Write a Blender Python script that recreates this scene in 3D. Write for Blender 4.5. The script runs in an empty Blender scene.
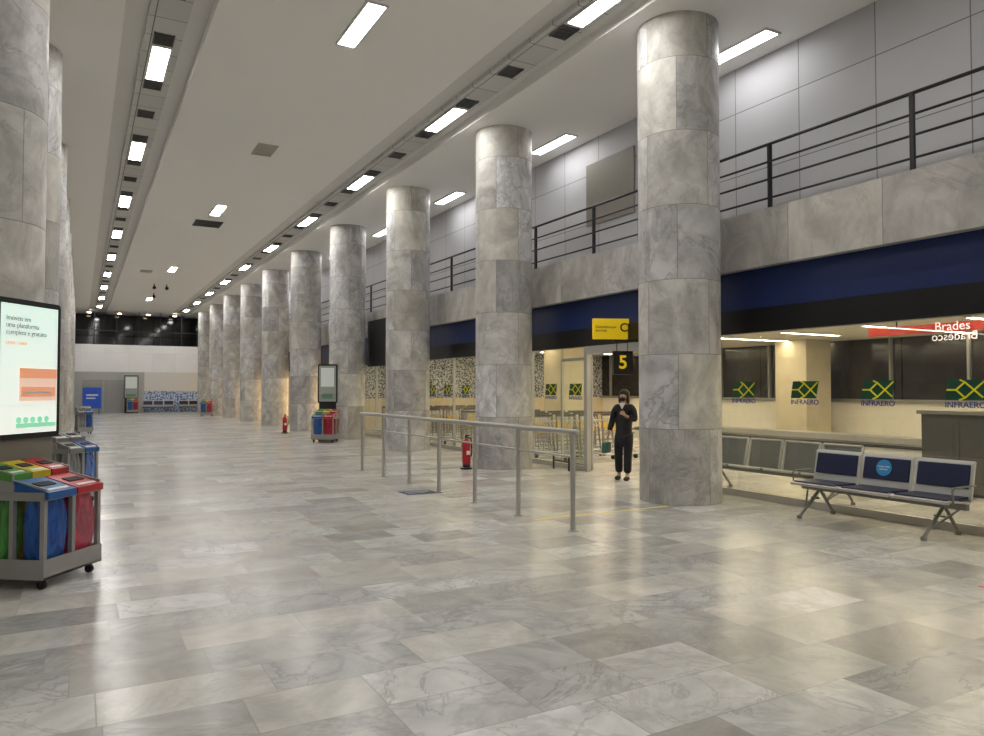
import bpy, bmesh, math, random
from mathutils import Vector, Matrix
random.seed(4)
scene = bpy.context.scene
COL = scene.collection
H = 7.1          # ceiling height
SP = 5.27        # column spacing
Y0 = 8.33        # first column
XR = 7.86        # right column row
XL = -0.92       # left column row
XG = 8.9         # glass line

# ------------------------------------------------------------------ materials
def newmat(name):
    m = bpy.data.materials.new(name); m.use_nodes = True
    return m, m.node_tree, m.node_tree.nodes['Principled BSDF']
def rgb(c): return (c[0], c[1], c[2], 1.0)
_cache = {}
def plain(name, c, rough=0.5, metal=0.0, emit=0.0, var=0.06, scale=6.0, spec=0.5):
    if name in _cache: return _cache[name]
    m, nt, b = newmat(name)
    n = nt.nodes.new('ShaderNodeTexNoise'); n.inputs['Scale'].default_value = scale
    n.inputs['Detail'].default_value = 4
    tc = nt.nodes.new('ShaderNodeTexCoord'); nt.links.new(tc.outputs['Object'], n.inputs['Vector'])
    mx = nt.nodes.new('ShaderNodeMix'); mx.data_type = 'RGBA'
    mx.inputs['A'].default_value = rgb([x*(1-var) for x in c]); mx.inputs['B'].default_value = rgb([min(1, x*(1+var)) for x in c])
    nt.links.new(n.outputs['Fac'], mx.inputs['Factor'])
    nt.links.new(mx.outputs['Result'], b.inputs['Base Color'])
    b.inputs['Roughness'].default_value = rough; b.inputs['Metallic'].default_value = metal
    b.inputs['Specular IOR Level'].default_value = spec
    if emit:
        b.inputs['Emission Color'].default_value = rgb(c); b.inputs['Emission Strength'].default_value = emit
    _cache[name] = m
    return m
def emis(name, c, s):
    if name in _cache: return _cache[name]
    m, nt, b = newmat(name); b.inputs['Base Color'].default_value = rgb(c)
    b.inputs['Emission Color'].default_value = rgb(c); b.inputs['Emission Strength'].default_value = s
    _cache[name] = m; return m

class NT:
    def __init__(s, nt): s.nt = nt
    def math(s, op, a, b=None, c=None):
        n = s.nt.nodes.new('ShaderNodeMath'); n.operation = op
        for i, v in enumerate((a, b, c)):
            if v is None: continue
            if isinstance(v, (int, float)): n.inputs[i].default_value = v
            else: s.nt.links.new(v, n.inputs[i])
        return n.outputs[0]
    def comb(s, x, y, z):
        n = s.nt.nodes.new('ShaderNodeCombineXYZ')
        for i, v in enumerate((x, y, z)):
            if isinstance(v, (int, float)): n.inputs[i].default_value = v
            else: s.nt.links.new(v, n.inputs[i])
        return n.outputs[0]
    def white(s, vec):
        n = s.nt.nodes.new('ShaderNodeTexWhiteNoise'); n.noise_dimensions = '3D'
        s.nt.links.new(vec, n.inputs['Vector']); return n.outputs['Value'], n.outputs['Color']
    def noise(s, vec, scale, detail=5, dist=0.0, rough=0.55):
        n = s.nt.nodes.new('ShaderNodeTexNoise'); n.inputs['Scale'].default_value = scale
        n.inputs['Detail'].default_value = detail; n.inputs['Distortion'].default_value = dist
        n.inputs['Roughness'].default_value = rough
        s.nt.links.new(vec, n.inputs['Vector']); return n.outputs['Fac']
    def vmath(s, op, a, b, scale=None):
        n = s.nt.nodes.new('ShaderNodeVectorMath'); n.operation = op
        s.nt.links.new(a, n.inputs[0])
        if b is not None:
            if isinstance(b, tuple): n.inputs[1].default_value = b
            else: s.nt.links.new(b, n.inputs[1])
        if scale is not None: n.inputs['Scale'].default_value = scale
        return n.outputs[0]
    def maprange(s, v, a, b, c, d):
        n = s.nt.nodes.new('ShaderNodeMapRange'); s.nt.links.new(v, n.inputs[0])
        for i, x in enumerate((a, b, c, d)): n.inputs[i+1].default_value = x
        return n.outputs[0]
    def mix(s, f, a, b, mode='MIX'):
        n = s.nt.nodes.new('ShaderNodeMix'); n.data_type = 'RGBA'; n.blend_type = mode
        for k, v in (('Factor', f), ('A', a), ('B', b)):
            if isinstance(v, (int, float)): n.inputs[k].default_value = v
            elif isinstance(v, tuple): n.inputs[k].default_value = rgb(v)
            else: s.nt.links.new(v, n.inputs[k])
        return n.outputs['Result']
    def tiles(s, u, v, w, h, mode, gap):
        row = s.math('FLOOR', s.math('DIVIDE', v, h))
        if mode == 'random':
            r, _ = s.white(s.comb(row, 7.3, 1.1)); off = s.math('MULTIPLY', r, w)
            # slab length varies from course to course
            r3, _ = s.white(s.comb(row, 2.9, 5.5)); w = s.math('MULTIPLY', s.maprange(r3, 0, 1, 0.8, 1.25), w)
        elif mode == 'half':
            off = s.math('MULTIPLY', s.math('MODULO', s.math('ABSOLUTE', row), 2.0), w*0.5)
        else: off = 0.0
        uu = s.math('DIVIDE', s.math('ADD', u, off), w)
        col = s.math('FLOOR', uu)
        fx = s.math('FRACT', uu); fy = s.math('FRACT', s.math('DIVIDE', v, h))
        dx = s.math('MULTIPLY', s.math('MINIMUM', fx, s.math('SUBTRACT', 1.0, fx)), w)
        dy = s.math('MULTIPLY', s.math('MINIMUM', fy, s.math('SUBTRACT', 1.0, fy)), h)
        j = s.math('LESS_THAN', s.math('MINIMUM', dx, dy), gap)
        return row, col, j

def marble(name, kind, w, h, mode, gap, light, dark, vein, jointc, rough, toneA=0.72, toneB=1.12, vs=1.0, plane='XY', whites=0.9, wamt=0.16, spec=0.5, vamt=1.0, soft=0.14, blue=0.05):
    m, nt, b = newmat(name); N = NT(nt)
    tc = nt.nodes.new('ShaderNodeTexCoord'); P = tc.outputs['Object']
    sep = nt.nodes.new('ShaderNodeSeparateXYZ'); nt.links.new(P, sep.inputs[0])
    x, y, z = sep.outputs
    extra = 0.0
    if kind == 'column':
        ang = N.math('ARCTAN2', x, N.math('MULTIPLY', y, -1.0))
        u = N.math('MULTIPLY', ang, 0.6); v = z
        oi = nt.nodes.new('ShaderNodeObjectInfo'); extra = oi.outputs['Random']
    elif plane == 'XY': u, v = x, y
    elif plane == 'YZ': u, v = y, z
    else: u, v = x, z
    row, col, j = N.tiles(u, v, w, h, mode, gap)
    if kind == 'column':
        row = N.math('ADD', row, N.math('MULTIPLY', extra, 91.7))
    r1, rc = N.white(N.comb(row, col, 3.3))
    r2, _ = N.white(N.comb(col, row, 9.7))
    off = N.vmath('SCALE', rc, None, 23.0)
    Q = N.vmath('ADD', P, off)
    Q = N.vmath('MULTIPLY', Q, (1.0, 1.0, 0.75))
    n1 = N.noise(Q, 1.1*vs, 8, 1.5, 0.6)
    n2 = N.noise(Q, 1.7*vs, 7, 1.1, 0.6)
    n3 = N.noise(Q, 0.8*vs, 8, 2.0, 0.62)
    n4 = N.noise(P, 34.0, 3, 0.0)
    veinm = N.maprange(N.math('ABSOLUTE', N.math('SUBTRACT', n1, 0.5)), 0.0, 0.045, 1.0, 0.0)
    vein2 = N.maprange(N.math('ABSOLUTE', N.math('SUBTRACT', n3, 0.52)), 0.0, 0.018, 1.0, 0.0)
    veinm = N.math('MAXIMUM', N.math('MULTIPLY', veinm, 0.40*vamt), N.math('MULTIPLY', vein2, 0.75*vamt))
    veinm = N.math('MULTIPLY', veinm, N.maprange(r2, 0.0, 1.0, 0.15, 1.0))
    base = N.mix(N.maprange(n2, 0.5-soft, 0.5+soft, 0.0, 1.0), light, dark)
    c = N.mix(veinm, base, vein)
    tone = N.maprange(r1, 0.0, 1.0, toneA, toneB)
    tone = N.math('MULTIPLY', tone, N.maprange(n4, 0.0, 1.0, 0.95, 1.05))
    tone = N.math('ADD', tone, N.math('MULTIPLY', N.math('GREATER_THAN', r2, whites), wamt))
    tcol = N.comb(tone, N.math('MULTIPLY', tone, N.maprange(r2, 0, 1, 0.985, 1.012)), N.math('MULTIPLY', tone, N.maprange(r2, 0, 1, 1-blue*1.3, 1+blue*1.6)))
    c = N.mix(1.0, c, tcol, 'MULTIPLY')
    c = N.mix(N.math('MULTIPLY', j, 0.65), c, jointc)
    nt.links.new(c, b.inputs['Base Color'])
    b.inputs['Specular IOR Level'].default_value = spec
    nt.links.new(N.math('ADD', N.maprange(n2, 0, 1, rough*0.8, rough*1.25), N.math('MULTIPLY', j, 0.3)), b.inputs['Roughness'])
    return m

MARB_COL = marble('column_marble', 'column', 2*math.pi*0.6/4, 1.075, 'half', 0.005, (0.74, 0.725, 0.69), (0.43, 0.42, 0.40), (0.22, 0.21, 0.195), (0.18, 0.17, 0.155), 0.42, 0.76, 1.08, vs=1.0, vamt=0.95, soft=0.15, spec=0.3)
MARB_FLOOR = marble('floor_marble', 'plane', 0.80, 0.46, 'random', 0.004, (0.70, 0.69, 0.65), (0.49, 0.48, 0.455), (0.26, 0.255, 0.24), (0.18, 0.175, 0.16), 0.22, 0.68, 1.06, whites=0.88, wamt=0.24, spec=0.45, vamt=0.85, soft=0.16, blue=0.035)
MARB_FASC = marble('fascia_marble', 'plane', 1.4, 5.0, 'none', 0.006, (0.66, 0.635, 0.60), (0.42, 0.405, 0.38), (0.24, 0.23, 0.22), (0.15, 0.15, 0.14), 0.4, 0.84, 1.08, plane='YZ', vs=0.9, vamt=0.9, soft=0.16)
MARB_WALL = marble('wall_marble', 'plane', 1.2, 0.9, 'none', 0.006, (0.66, 0.62, 0.54), (0.46, 0.43, 0.39), (0.3, 0.29, 0.28), (0.2, 0.2, 0.19), 0.4, 0.85, 1.1, plane='YZ')

def panelmat(name, c, w, h, jointc, plane, rough=0.45, var=0.05, gap=0.008, voff=0.0, metal=0.0):
    m, nt, b = newmat(name); N = NT(nt)
    tc = nt.nodes.new('ShaderNodeTexCoord')
    sep = nt.nodes.new('ShaderNodeSeparateXYZ'); nt.links.new(tc.outputs['Object'], sep.inputs[0])
    x, y, z = sep.outputs
    u, v = {'YZ': (y, z), 'XZ': (x, z), 'XY': (x, y)}[plane]
    v = N.math('ADD', v, voff)
    row, col, j = N.tiles(u, v, w, h, 'none', gap)
    r, _ = N.white(N.comb(row, col, 2.0))
    t = N.maprange(r, 0, 1, 1-var, 1+var)
    n = N.noise(tc.outputs['Object'], 0.7, 3)
    t = N.math('MULTIPLY', t, N.maprange(n, 0.3, 0.7, 0.96, 1.04))
    cc = N.mix(1.0, c, N.comb(t, t, t), 'MULTIPLY')
    cc = N.mix(j, cc, jointc)
    nt.links.new(cc, b.inputs['Base Color']); b.inputs['Roughness'].default_value = rough
    b.inputs['Metallic'].default_value = metal
    return m
M_UPPER = panelmat('upper_panels', (0.52, 0.52, 0.55), 1.27, 1.08, (0.2, 0.2, 0.21), 'YZ', voff=0.15, rough=0.6)
M_CEIL = plain('ceiling_plaster', (0.93, 0.92, 0.895), 0.85, var=0.02, scale=0.6)
M_CHAN = plain('ceiling_channel', (0.74, 0.73, 0.71), 0.8, var=0.04, scale=1.0)
M_STRIP = panelmat('ceiling_strip_panels', (0.62, 0.615, 0.60), 0.9, 0.66, (0.15, 0.15, 0.15), 'XY', rough=0.7)
M_BLUE = plain('navy_band', (0.005, 0.020, 0.11), 0.35)
M_BLACK = plain('black_band', (0.006, 0.006, 0.008), 0.3)
M_WALL = plain('pale_wall', (0.78, 0.76, 0.72), 0.6, var=0.03)
M_WHITEWALL = panelmat('white_wall_panels', (0.95, 0.95, 0.96), 1.5, 2.1, (0.8, 0.8, 0.8), 'XZ')
M_STEEL = plain('brushed_steel', (0.5, 0.49, 0.47), 0.36, 0.8)
M_GREYMETAL = plain('grey_metal', (0.22, 0.215, 0.205), 0.45, 0.2)
M_BINFRAME = plain('silver_grey_frame', (0.34, 0.335, 0.325), 0.45, 0.3)
M_ALU = plain('aluminium', (0.5, 0.5, 0.49), 0.4, 0.5)
M_SEAT = plain('silver_perforated_metal', (0.55, 0.55, 0.54), 0.45, 0.05)
M_SEATB = plain('grey_perforated_metal', (0.20, 0.20, 0.195), 0.45, 0.0)
M_DARK = plain('dark_metal', (0.025, 0.025, 0.03), 0.4, 0.3)
M_RUBBER = plain('black_rubber', (0.012, 0.012, 0.012), 0.7)
M_NAVYPAD = plain('navy_vinyl', (0.008, 0.014, 0.06), 0.4)
M_LIGHT = emis('light_diffuser', (1.0, 0.978, 0.935), 45.0)
M_LIGHTWALL = emis('light_diffuser_soft', (1.0, 0.98, 0.95), 18.0)
M_LIGHTIN = emis('light_diffuser_warm', (1.0, 0.84, 0.58), 34.0)
M_YEL = plain('sign_yellow', (0.85, 0.58, 0.01), 0.45, emit=0.25)
M_YELLOW = plain('yellow_plastic', (0.6, 0.47, 0.03), 0.4)
M_RED = plain('red_plastic', (0.45, 0.02, 0.03), 0.35)
M_GREEN = plain('green_plastic', (0.08, 0.30, 0.05), 0.4)
M_BLUEP = plain('blue_plastic', (0.01, 0.10, 0.33), 0.4)
M_ORANGE = plain('orange_print', (0.85, 0.36, 0.2), 0.5, emit=0.45)
M_CARD = plain('pale_orange_print', (0.9, 0.62, 0.5), 0.5, emit=0.45)
M_WHITE = plain('white_print', (0.85, 0.85, 0.85), 0.5)
M_WHITEGLOW = emis('reflected_letters', (1, 0.85, 0.82), 0.65)  # letters of the reflected bank sign, given their own glow
M_INK = plain('black_print', (0.01, 0.01, 0.01), 0.5)
M_INKGREY = plain('grey_print', (0.24, 0.27, 0.27), 0.5, emit=0.3)
M_DECGREEN = plain('decal_green', (0.002, 0.065, 0.035), 0.4)
M_DECYEL = plain('decal_yellow', (0.68, 0.62, 0.01), 0.4, emit=0.1)
M_DECBLUE = plain('decal_blue', (0.015, 0.04, 0.28), 0.4)
M_LBLUE = plain('light_blue_sticker', (0.03, 0.30, 0.65), 0.5)
M_SCREENDIM = emis('dim_screen', (0.16, 0.17, 0.15), 0.5)
M_PICDIM = emis('dim_picture', (0.45, 0.48, 0.44), 0.35)
M_MINT = emis('mint_band', (0.3, 0.75, 0.5), 0.5)
M_DOOR = plain('grey_door', (0.52, 0.52, 0.49), 0.5)
M_BROWN = plain('brown_grey_panel', (0.22, 0.20, 0.17), 0.5)
M_DARKGLASS = plain('dark_glass', (0.012, 0.012, 0.016), 0.08)
M_VENT = plain('dark_vent', (0.10, 0.10, 0.10), 0.6)
M_VENTL = plain('beige_vent', (0.55, 0.53, 0.48), 0.6)
M_BELT = plain('belt_rubber', (0.05, 0.05, 0.052), 0.5)
M_BLUETOP = plain('info_blue', (0.01, 0.06, 0.35), 0.4, emit=0.3)
M_COUNTER = plain('counter_grey', (0.07, 0.068, 0.07), 0.4)
M_WHITEFRAME = plain('white_frame', (0.75, 0.75, 0.72), 0.4)
M_BACKPANEL = plain('trolley_panel', (0.75, 0.5, 0.05), 0.5)
M_HANDLE = plain('trolley_handle', (0.06, 0.055, 0.05), 0.5)
M_ADDEDGLOW = emis('added_warm_glow', (1.0, 0.72, 0.38), 1.5)  # glow added for warmth at the far end of the hall
# lit advertising page: pale green tinted vertical gradient
m, nt, b_ = newmat('lit_screen'); N_ = NT(nt)
tc_ = nt.nodes.new('ShaderNodeTexCoord'); sp_ = nt.nodes.new('ShaderNodeSeparateXYZ'); nt.links.new(tc_.outputs['Object'], sp_.inputs[0])
g_ = N_.mix(N_.maprange(sp_.outputs[2], 1.2, 2.45, 0, 1), (0.84, 0.86, 0.80), (0.66, 0.84, 0.76))
nt.links.new(g_, b_.inputs['Emission Color']); nt.links.new(g_, b_.inputs['Base Color']); b_.inputs['Emission Strength'].default_value = 0.66
M_SCREEN = m

def glassmat():
    m = bpy.data.materials.new('clear_glass'); m.use_nodes = True; nt = m.node_tree
    for n in list(nt.nodes): nt.nodes.remove(n)
    o = nt.nodes.new('ShaderNodeOutputMaterial'); mx = nt.nodes.new('ShaderNodeMixShader')
    t = nt.nodes.new('ShaderNodeBsdfTransparent'); g = nt.nodes.new('ShaderNodeBsdfGlossy')
    t.inputs['Color'].default_value = (0.96, 0.98, 0.97, 1); g.inputs['Roughness'].default_value = 0.02
    f = nt.nodes.new('ShaderNodeLayerWeight'); f.inputs['Blend'].default_value = 0.5
    N = NT(nt)
    fac = N.math('ADD', 0.06, N.math('MULTIPLY', N.math('POWER', f.outputs['Facing'], 4.0), 0.4))
    nt.links.new(fac, mx.inputs[0]); nt.links.new(t.outputs[0], mx.inputs[1]); nt.links.new(g.outputs[0], mx.inputs[2])
    nt.links.new(mx.outputs[0], o.inputs[0]); return m
M_GLASS = glassmat()
m, nt, b_ = newmat('red_sign_reflection'); b_.inputs['Base Color'].default_value = (0.35, 0.01, 0.005, 1)
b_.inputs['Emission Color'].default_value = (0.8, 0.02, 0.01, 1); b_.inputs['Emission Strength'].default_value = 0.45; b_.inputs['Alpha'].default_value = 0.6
M_REDGLOW = m  # red of the reflected bank sign, put in as emission
def bagmat(name, c):
    m, nt, b = newmat(name); b.inputs['Roughness'].default_value = 0.28
    N = NT(nt)
    tc = nt.nodes.new('ShaderNodeTexCoord')
    n = nt.nodes.new('ShaderNodeTexNoise'); n.inputs['Scale'].default_value = 5; n.inputs['Detail'].default_value = 3; n.inputs['Distortion'].default_value = 1.5
    mp = N.vmath('MULTIPLY', tc.outputs['Object'], (1.6, 1.6, 0.6))
    nt.links.new(mp, n.inputs['Vector'])
    bp = nt.nodes.new('ShaderNodeBump'); bp.inputs['Strength'].default_value = 0.7; bp.inputs['Distance'].default_value = 0.05
    nt.links.new(n.outputs['Fac'], bp.inputs['Height']); nt.links.new(bp.outputs[0], b.inputs['Normal'])
    cc = N.mix(N.maprange(n.outputs['Fac'], 0.35, 0.65, 0, 1), c, tuple(min(1, x*1.35+0.02) for x in c))
    nt.links.new(cc, b.inputs['Base Color'])
    nt.links.new(N.maprange(n.outputs['Fac'], 0.3, 0.7, 0.55, 0.75), b.inputs['Alpha'])
    return m
BAG = {'blue': bagmat('blue_bag', (0.01, 0.10, 0.42)), 'red': bagmat('red_bag', (0.42, 0.01, 0.05)),
       'green': bagmat('green_bag', (0.09, 0.36, 0.07)), 'yellow': bagmat('yellow_bag', (0.5, 0.35, 0.03)), 'grey': bagmat('grey_bag', (0.3, 0.3, 0.3))}
LID = {'blue': M_BLUEP, 'red': M_RED, 'green': M_GREEN, 'yellow': M_YELLOW, 'grey': M_GREYMETAL}
def mosaic(name, a, c, scale, plane, th=0.42):
    m, nt, b = newmat(name); N = NT(nt)
    tc = nt.nodes.new('ShaderNodeTexCoord')
    vo = nt.nodes.new('ShaderNodeTexVoronoi'); vo.inputs['Scale'].default_value = scale
    nt.links.new(tc.outputs['Object'], vo.inputs['Vector'])
    f = N.math('GREATER_THAN', vo.outputs['Distance'], th)
    cc = N.mix(f, a, c)
    nt.links.new(cc, b.inputs['Base Color']); b.inputs['Roughness'].default_value = 0.3
    return m
M_MOSAIC = mosaic('black_white_mosaic', (0.015, 0.015, 0.018), (0.5, 0.5, 0.5), 20.0, 'XZ', 0.5)
M_BLUETILE = mosaic('blue_white_tiles', (0.05, 0.14, 0.45), (0.55, 0.64, 0.76), 9.0, 'XZ', 0.45)

# ------------------------------------------------------------------ geometry builder
class B:
    def __init__(s): s.bm = bmesh.new()
    def box(s, c, d, bev=0.0, rot=None):
        r = bmesh.ops.create_cube(s.bm, size=1.0)
        vs = r['verts']
        bmesh.ops.scale(s.bm, vec=d, verts=vs)
        if bev > 0:
            es = list({e for v in vs for e in v.link_edges})
            rr = bmesh.ops.bevel(s.bm, geom=es, offset=bev, segments=2, affect='EDGES', profile=0.7)
            vs = list({v for f in rr['faces'] for v in f.verts} | {v for v in vs if v.is_valid})
        if rot is not None: bmesh.ops.rotate(s.bm, verts=vs, cent=(0, 0, 0), matrix=rot)
        bmesh.ops.translate(s.bm, verts=vs, vec=c)
        return s
    def bb(s, x0, x1, y0, y1, z0, z1, bev=0.0):
        return s.box(((x0+x1)/2, (y0+y1)/2, (z0+z1)/2), (x1-x0, y1-y0, z1-z0), bev)
    def cyl(s, p0, p1, r, seg=16, r2=None):
        p0, p1 = Vector(p0), Vector(p1); d = p1-p0; L = d.length
        res = bmesh.ops.create_cone(s.bm, cap_ends=True, segments=seg, radius1=r, radius2=r if r2 is None else r2, depth=L)
        q = Vector((0, 0, 1)).rotation_difference(d.normalized()).to_matrix()
        bmesh.ops.rotate(s.bm, verts=res['verts'], cent=(0, 0, 0), matrix=q)
        bmesh.ops.translate(s.bm, verts=res['verts'], vec=(p0+p1)/2)
        return s
    def tube(s, pts, r, seg=12):
        for a, b in zip(pts[:-1], pts[1:]): s.cyl(a, b, r, seg)
        for p in pts[1:-1]: s.sph(p, (r, r, r), 8)
        return s
    def sph(s, c, rad, seg=16):
        res = bmesh.ops.create_uvsphere(s.bm, u_segments=seg, v_segments=max(6, seg//2+2), radius=1.0)
        bmesh.ops.scale(s.bm, vec=rad, verts=res['verts'])
        bmesh.ops.translate(s.bm, verts=res['verts'], vec=c)
        return s
    def lathe(s, prof, seg=24, c=(0, 0, 0)):
        rings = []
        for r, z in prof:
            rings.append([s.bm.verts.new((c[0]+r*math.cos(2*math.pi*i/seg), c[1]+r*math.sin(2*math.pi*i/seg), c[2]+z)) for i in range(seg)])
        for a, b in zip(rings[:-1], rings[1:]):
            for i in range(seg): s.bm.faces.new((a[i], a[(i+1) % seg], b[(i+1) % seg], b[i]))
        s.bm.faces.new(list(reversed(rings[0]))); s.bm.faces.new(rings[-1])
        return s
    def prism(s, pts, d0, d1, axis='y'):
        def mk(p, d):
            return {'y': (p[0], d, p[1]), 'x': (d, p[0], p[1]), 'z': (p[0], p[1], d)}[axis]
        a = [s.bm.verts.new(mk(p, d0)) for p in pts]; b = [s.bm.verts.new(mk(p, d1)) for p in pts]
        n = len(pts); s.bm.faces.new(a); s.bm.faces.new(list(reversed(b)))
        for i in range(n): s.bm.faces.new((a[i], a[(i+1) % n], b[(i+1) % n], b[i]))
        return s
    def done(s, name, mat, parent=None, loc=(0, 0, 0), rot=0.0, smooth=False, label=None):
        bmesh.ops.recalc_face_normals(s.bm, faces=s.bm.faces)
        me = bpy.data.meshes.new(name); s.bm.to_mesh(me); s.bm.free()
        if smooth:
            for p in me.polygons: p.use_smooth = True
            try: me.set_sharp_from_angle(angle=math.radians(40))
            except Exception: pass
        me.materials.append(mat)
        o = bpy.data.objects.new(name, me); COL.objects.link(o)
        o.location = loc; o.rotation_euler = (0, 0, rot)
        if parent is not None: o.parent = parent
        if label: o['label'] = label
        return o
def root(name, label, cat, loc, rot=0.0, group=None):
    e = bpy.data.objects.new(name, None); e.empty_display_size = 0.2; COL.objects.link(e)
    e.location = loc; e.rotation_euler = (0, 0, rot); tag(e, label, cat, group); return e
def tag(o, label, cat, group=None):
    o['label'] = label; o['category'] = cat
    if group: o['group'] = group
    return o
def struct(o): o['kind'] = 'structure'; return o
def dup(o, loc, rot=None, label=None):
    def cp(x, par):
        n = x.copy()
        if par is not None:
            n.parent = par; n.matrix_parent_inverse = Matrix.Identity(4)
        COL.objects.link(n)
        for ch in list(x.children): cp(ch, n)
        return n
    n = cp(o, None); n.location = loc
    if rot is not None: n.rotation_euler = (0, 0, rot)
    if label: n['label'] = label
    return n
def text(body, size, mat, parent=None, loc=(0, 0, 0), name='lettering', align='CENTER', mirror=False, bold=0.0, sx=1.0):
    cu = bpy.data.curves.new('t', 'FONT'); cu.body = body; cu.size = size; cu.align_x = align; cu.align_y = 'CENTER'
    cu.extrude = 0.0015; cu.offset = bold; cu.space_line = 0.95
    o = bpy.data.objects.new('t', cu); COL.objects.link(o)
    dg = bpy.context.evaluated_depsgraph_get(); dg.update()
    me = bpy.data.meshes.new_from_object(o.evaluated_get(dg))
    bpy.data.objects.remove(o)
    me.transform(Matrix.Rotation(math.radians(90), 4, 'X'))
    me.transform(Matrix.Diagonal((-sx if mirror else sx, 1, 1, 1)))
    me.materials.clear(); me.materials.append(mat); me.name = name
    n = bpy.data.objects.new(name, me); COL.objects.link(n); n.location = loc
    if parent is not None: n.parent = parent
    return n

# ------------------------------------------------------------------ shell
YF, YB = 58.0, -9.0
struct(B().bb(-2.8, 20.3, YB-0.2, YF+0.2, -0.2, 0).done('floor', MARB_FLOOR))
CH = [(0.49, 1.63), (5.72, 6.98)]
b = B()
for x0, x1 in ((-2.8, 0.49), (1.63, 5.72), (6.98, 9.9)): b.bb(x0, x1, YB-0.2, YF+3.2, H, H+0.3)
struct(b.done('ceiling', M_CEIL))
k = 1
for x0, x1 in CH:
    struct(B().bb(x0, x1, YB-0.2, YF+3.2, H+0.16, H+0.3).done('trim_%d' % k, M_CHAN)); k += 1
    xc = {0: 1.08, 1: 6.47}[CH.index((x0, x1))]
    struct(B().bb(xc-0.27, xc+0.27, YB-0.2, YF, H+0.08, H+0.16).done('trim_%d' % k, M_STRIP)); k += 1
struct(B().bb(-2.8, -2.6, YB-0.2, YF+3.2, 0, H).done('wall_left', MARB_WALL))
struct(B().bb(-2.8, 20.3, YB-0.2, YB, 0, H).done('wall_front', M_WALL))
# far end
struct(B().bb(-2.6, 9.7, YF, YF+0.2, 2.85, 4.75).done('wall_back_upper', M_WHITEWALL))
struct(B().bb(-2.6, 4.0, YF, YF+0.2, 0, 2.85).done('wall_back', M_DOOR))
struct(B().bb(4.0, 9.0, YF, YF+0.2, 0, 1.5).done('wall_back_tiled', M_BLUETILE))
struct(B().bb(4.0, 9.0, YF, YF+0.2, 1.5, 2.85).done('wall_back_side', M_WALL))
struct(B().bb(-2.6, 9.7, YF+3.0, YF+3.2, 4.75, H).done('wall_back_gallery', M_DARKGLASS))
b = B()
for i in range(9): b.bb(-2.0+i*1.4, -1.95+i*1.4, YF+0.06, YF+0.12, 4.75, H)
b.bb(-2.6, 9.7, YF+0.05, YF+0.13, 5.7, 5.76)
struct(b.done('trim_%d' % k, M_DARK)); k += 1
for i, (x0, x1) in enumerate(((0.15, 1.4), (1.5, 2.7))):
    b = B().bb(x0, x1, YF-0.06, YF-0.005, 0, 2.3, 0.01).bb(x0+0.1, x1-0.1, YF-0.075, YF-0.055, 0.2, 2.1, 0.01)
    struct(b.done('door_%d' % (i+2), plain('door_panel', (0.40, 0.40, 0.37), 0.4)))
# right side
struct(B().bb(8.65, 8.8, YB, YF, 3.44, 4.27).done('trim_%d' % k, MARB_FASC)); k += 1
struct(B().bb(8.8, 9.7, YB, YF, 4.05, 4.2).done('floor_gallery', MARB_WALL))
struct(B().bb(9.7, 9.9, YB, YF+3.2, 4.05, H).done('wall_right', M_UPPER))
struct(B().bb(8.86, 8.98, YB, YF, 2.86, 4.05).done('trim_%d' % k, M_BLUE)); k += 1
struct(B().bb(8.84, 9.0, YB, YF, 2.5, 2.86).done('trim_%d' % k, M_BLACK)); k += 1
struct(B().bb(XG-0.05, XG+0.1, 26.1, YF, 0, 2.5).done('wall_right_lower', MARB_WALL))
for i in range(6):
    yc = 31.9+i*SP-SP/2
    struct(B().bb(XG-0.07, XG-0.05, yc-1.3, yc+1.3, 0.15, 2.2, 0.002).done('window_%d' % (60+i), M_ADDEDGLOW))  # added glowing panels that warm the far column bases, not real windows
struct(B().bb(9.66, 9.7, 11.5, 13.1, 5.2, 6.55, 0.01).done('trim_%d' % k, M_BROWN)); k += 1
# baggage hall
struct(B().bb(9.0, 20.3, -3.2, 26.2, 3.1, 3.3).done('ceiling_baggage_hall', plain('inner_ceiling', (0.7, 0.64, 0.52), 0.7)))
struct(B().bb(20.0, 20.2, -3.2, 26.2, 0, 1.3).done('wall_baggage_hall_lower', plain('cream_wall', (0.8, 0.76, 0.66), 0.5)))
b = B().bb(20.0, 20.2, -3.2, 26.2, 1.3, 3.1)
struct(b.done('wall_baggage_hall_upper', plain('near_black_glazing', (0.012, 0.010, 0.009), 0.12)))
b = B()
for i in range(14): b.bb(19.9, 20.0, -2+i*2.1, -1.93+i*2.1, 1.3, 3.1)
b.bb(19.88, 20.0, -3, 26, 1.27, 1.36)
struct(b.done('trim_%d' % k, M_GREYMETAL)); k += 1
struct(B().bb(9.0, 20.0, 26.0, 26.2, 0, 1.3).done('wall_baggage_hall_end', plain('cream_wall2', (0.6, 0.5, 0.34), 0.5)))
struct(B().bb(9.0, 20.0, 26.0, 26.2, 1.3, 3.1).done('wall_baggage_hall_mosaic', M_MOSAIC))
struct(B().bb(9.0, 20.0, -3.2, -3.0, 0, 3.1).done('wall_baggage_hall_near', M_WALL))

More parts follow.
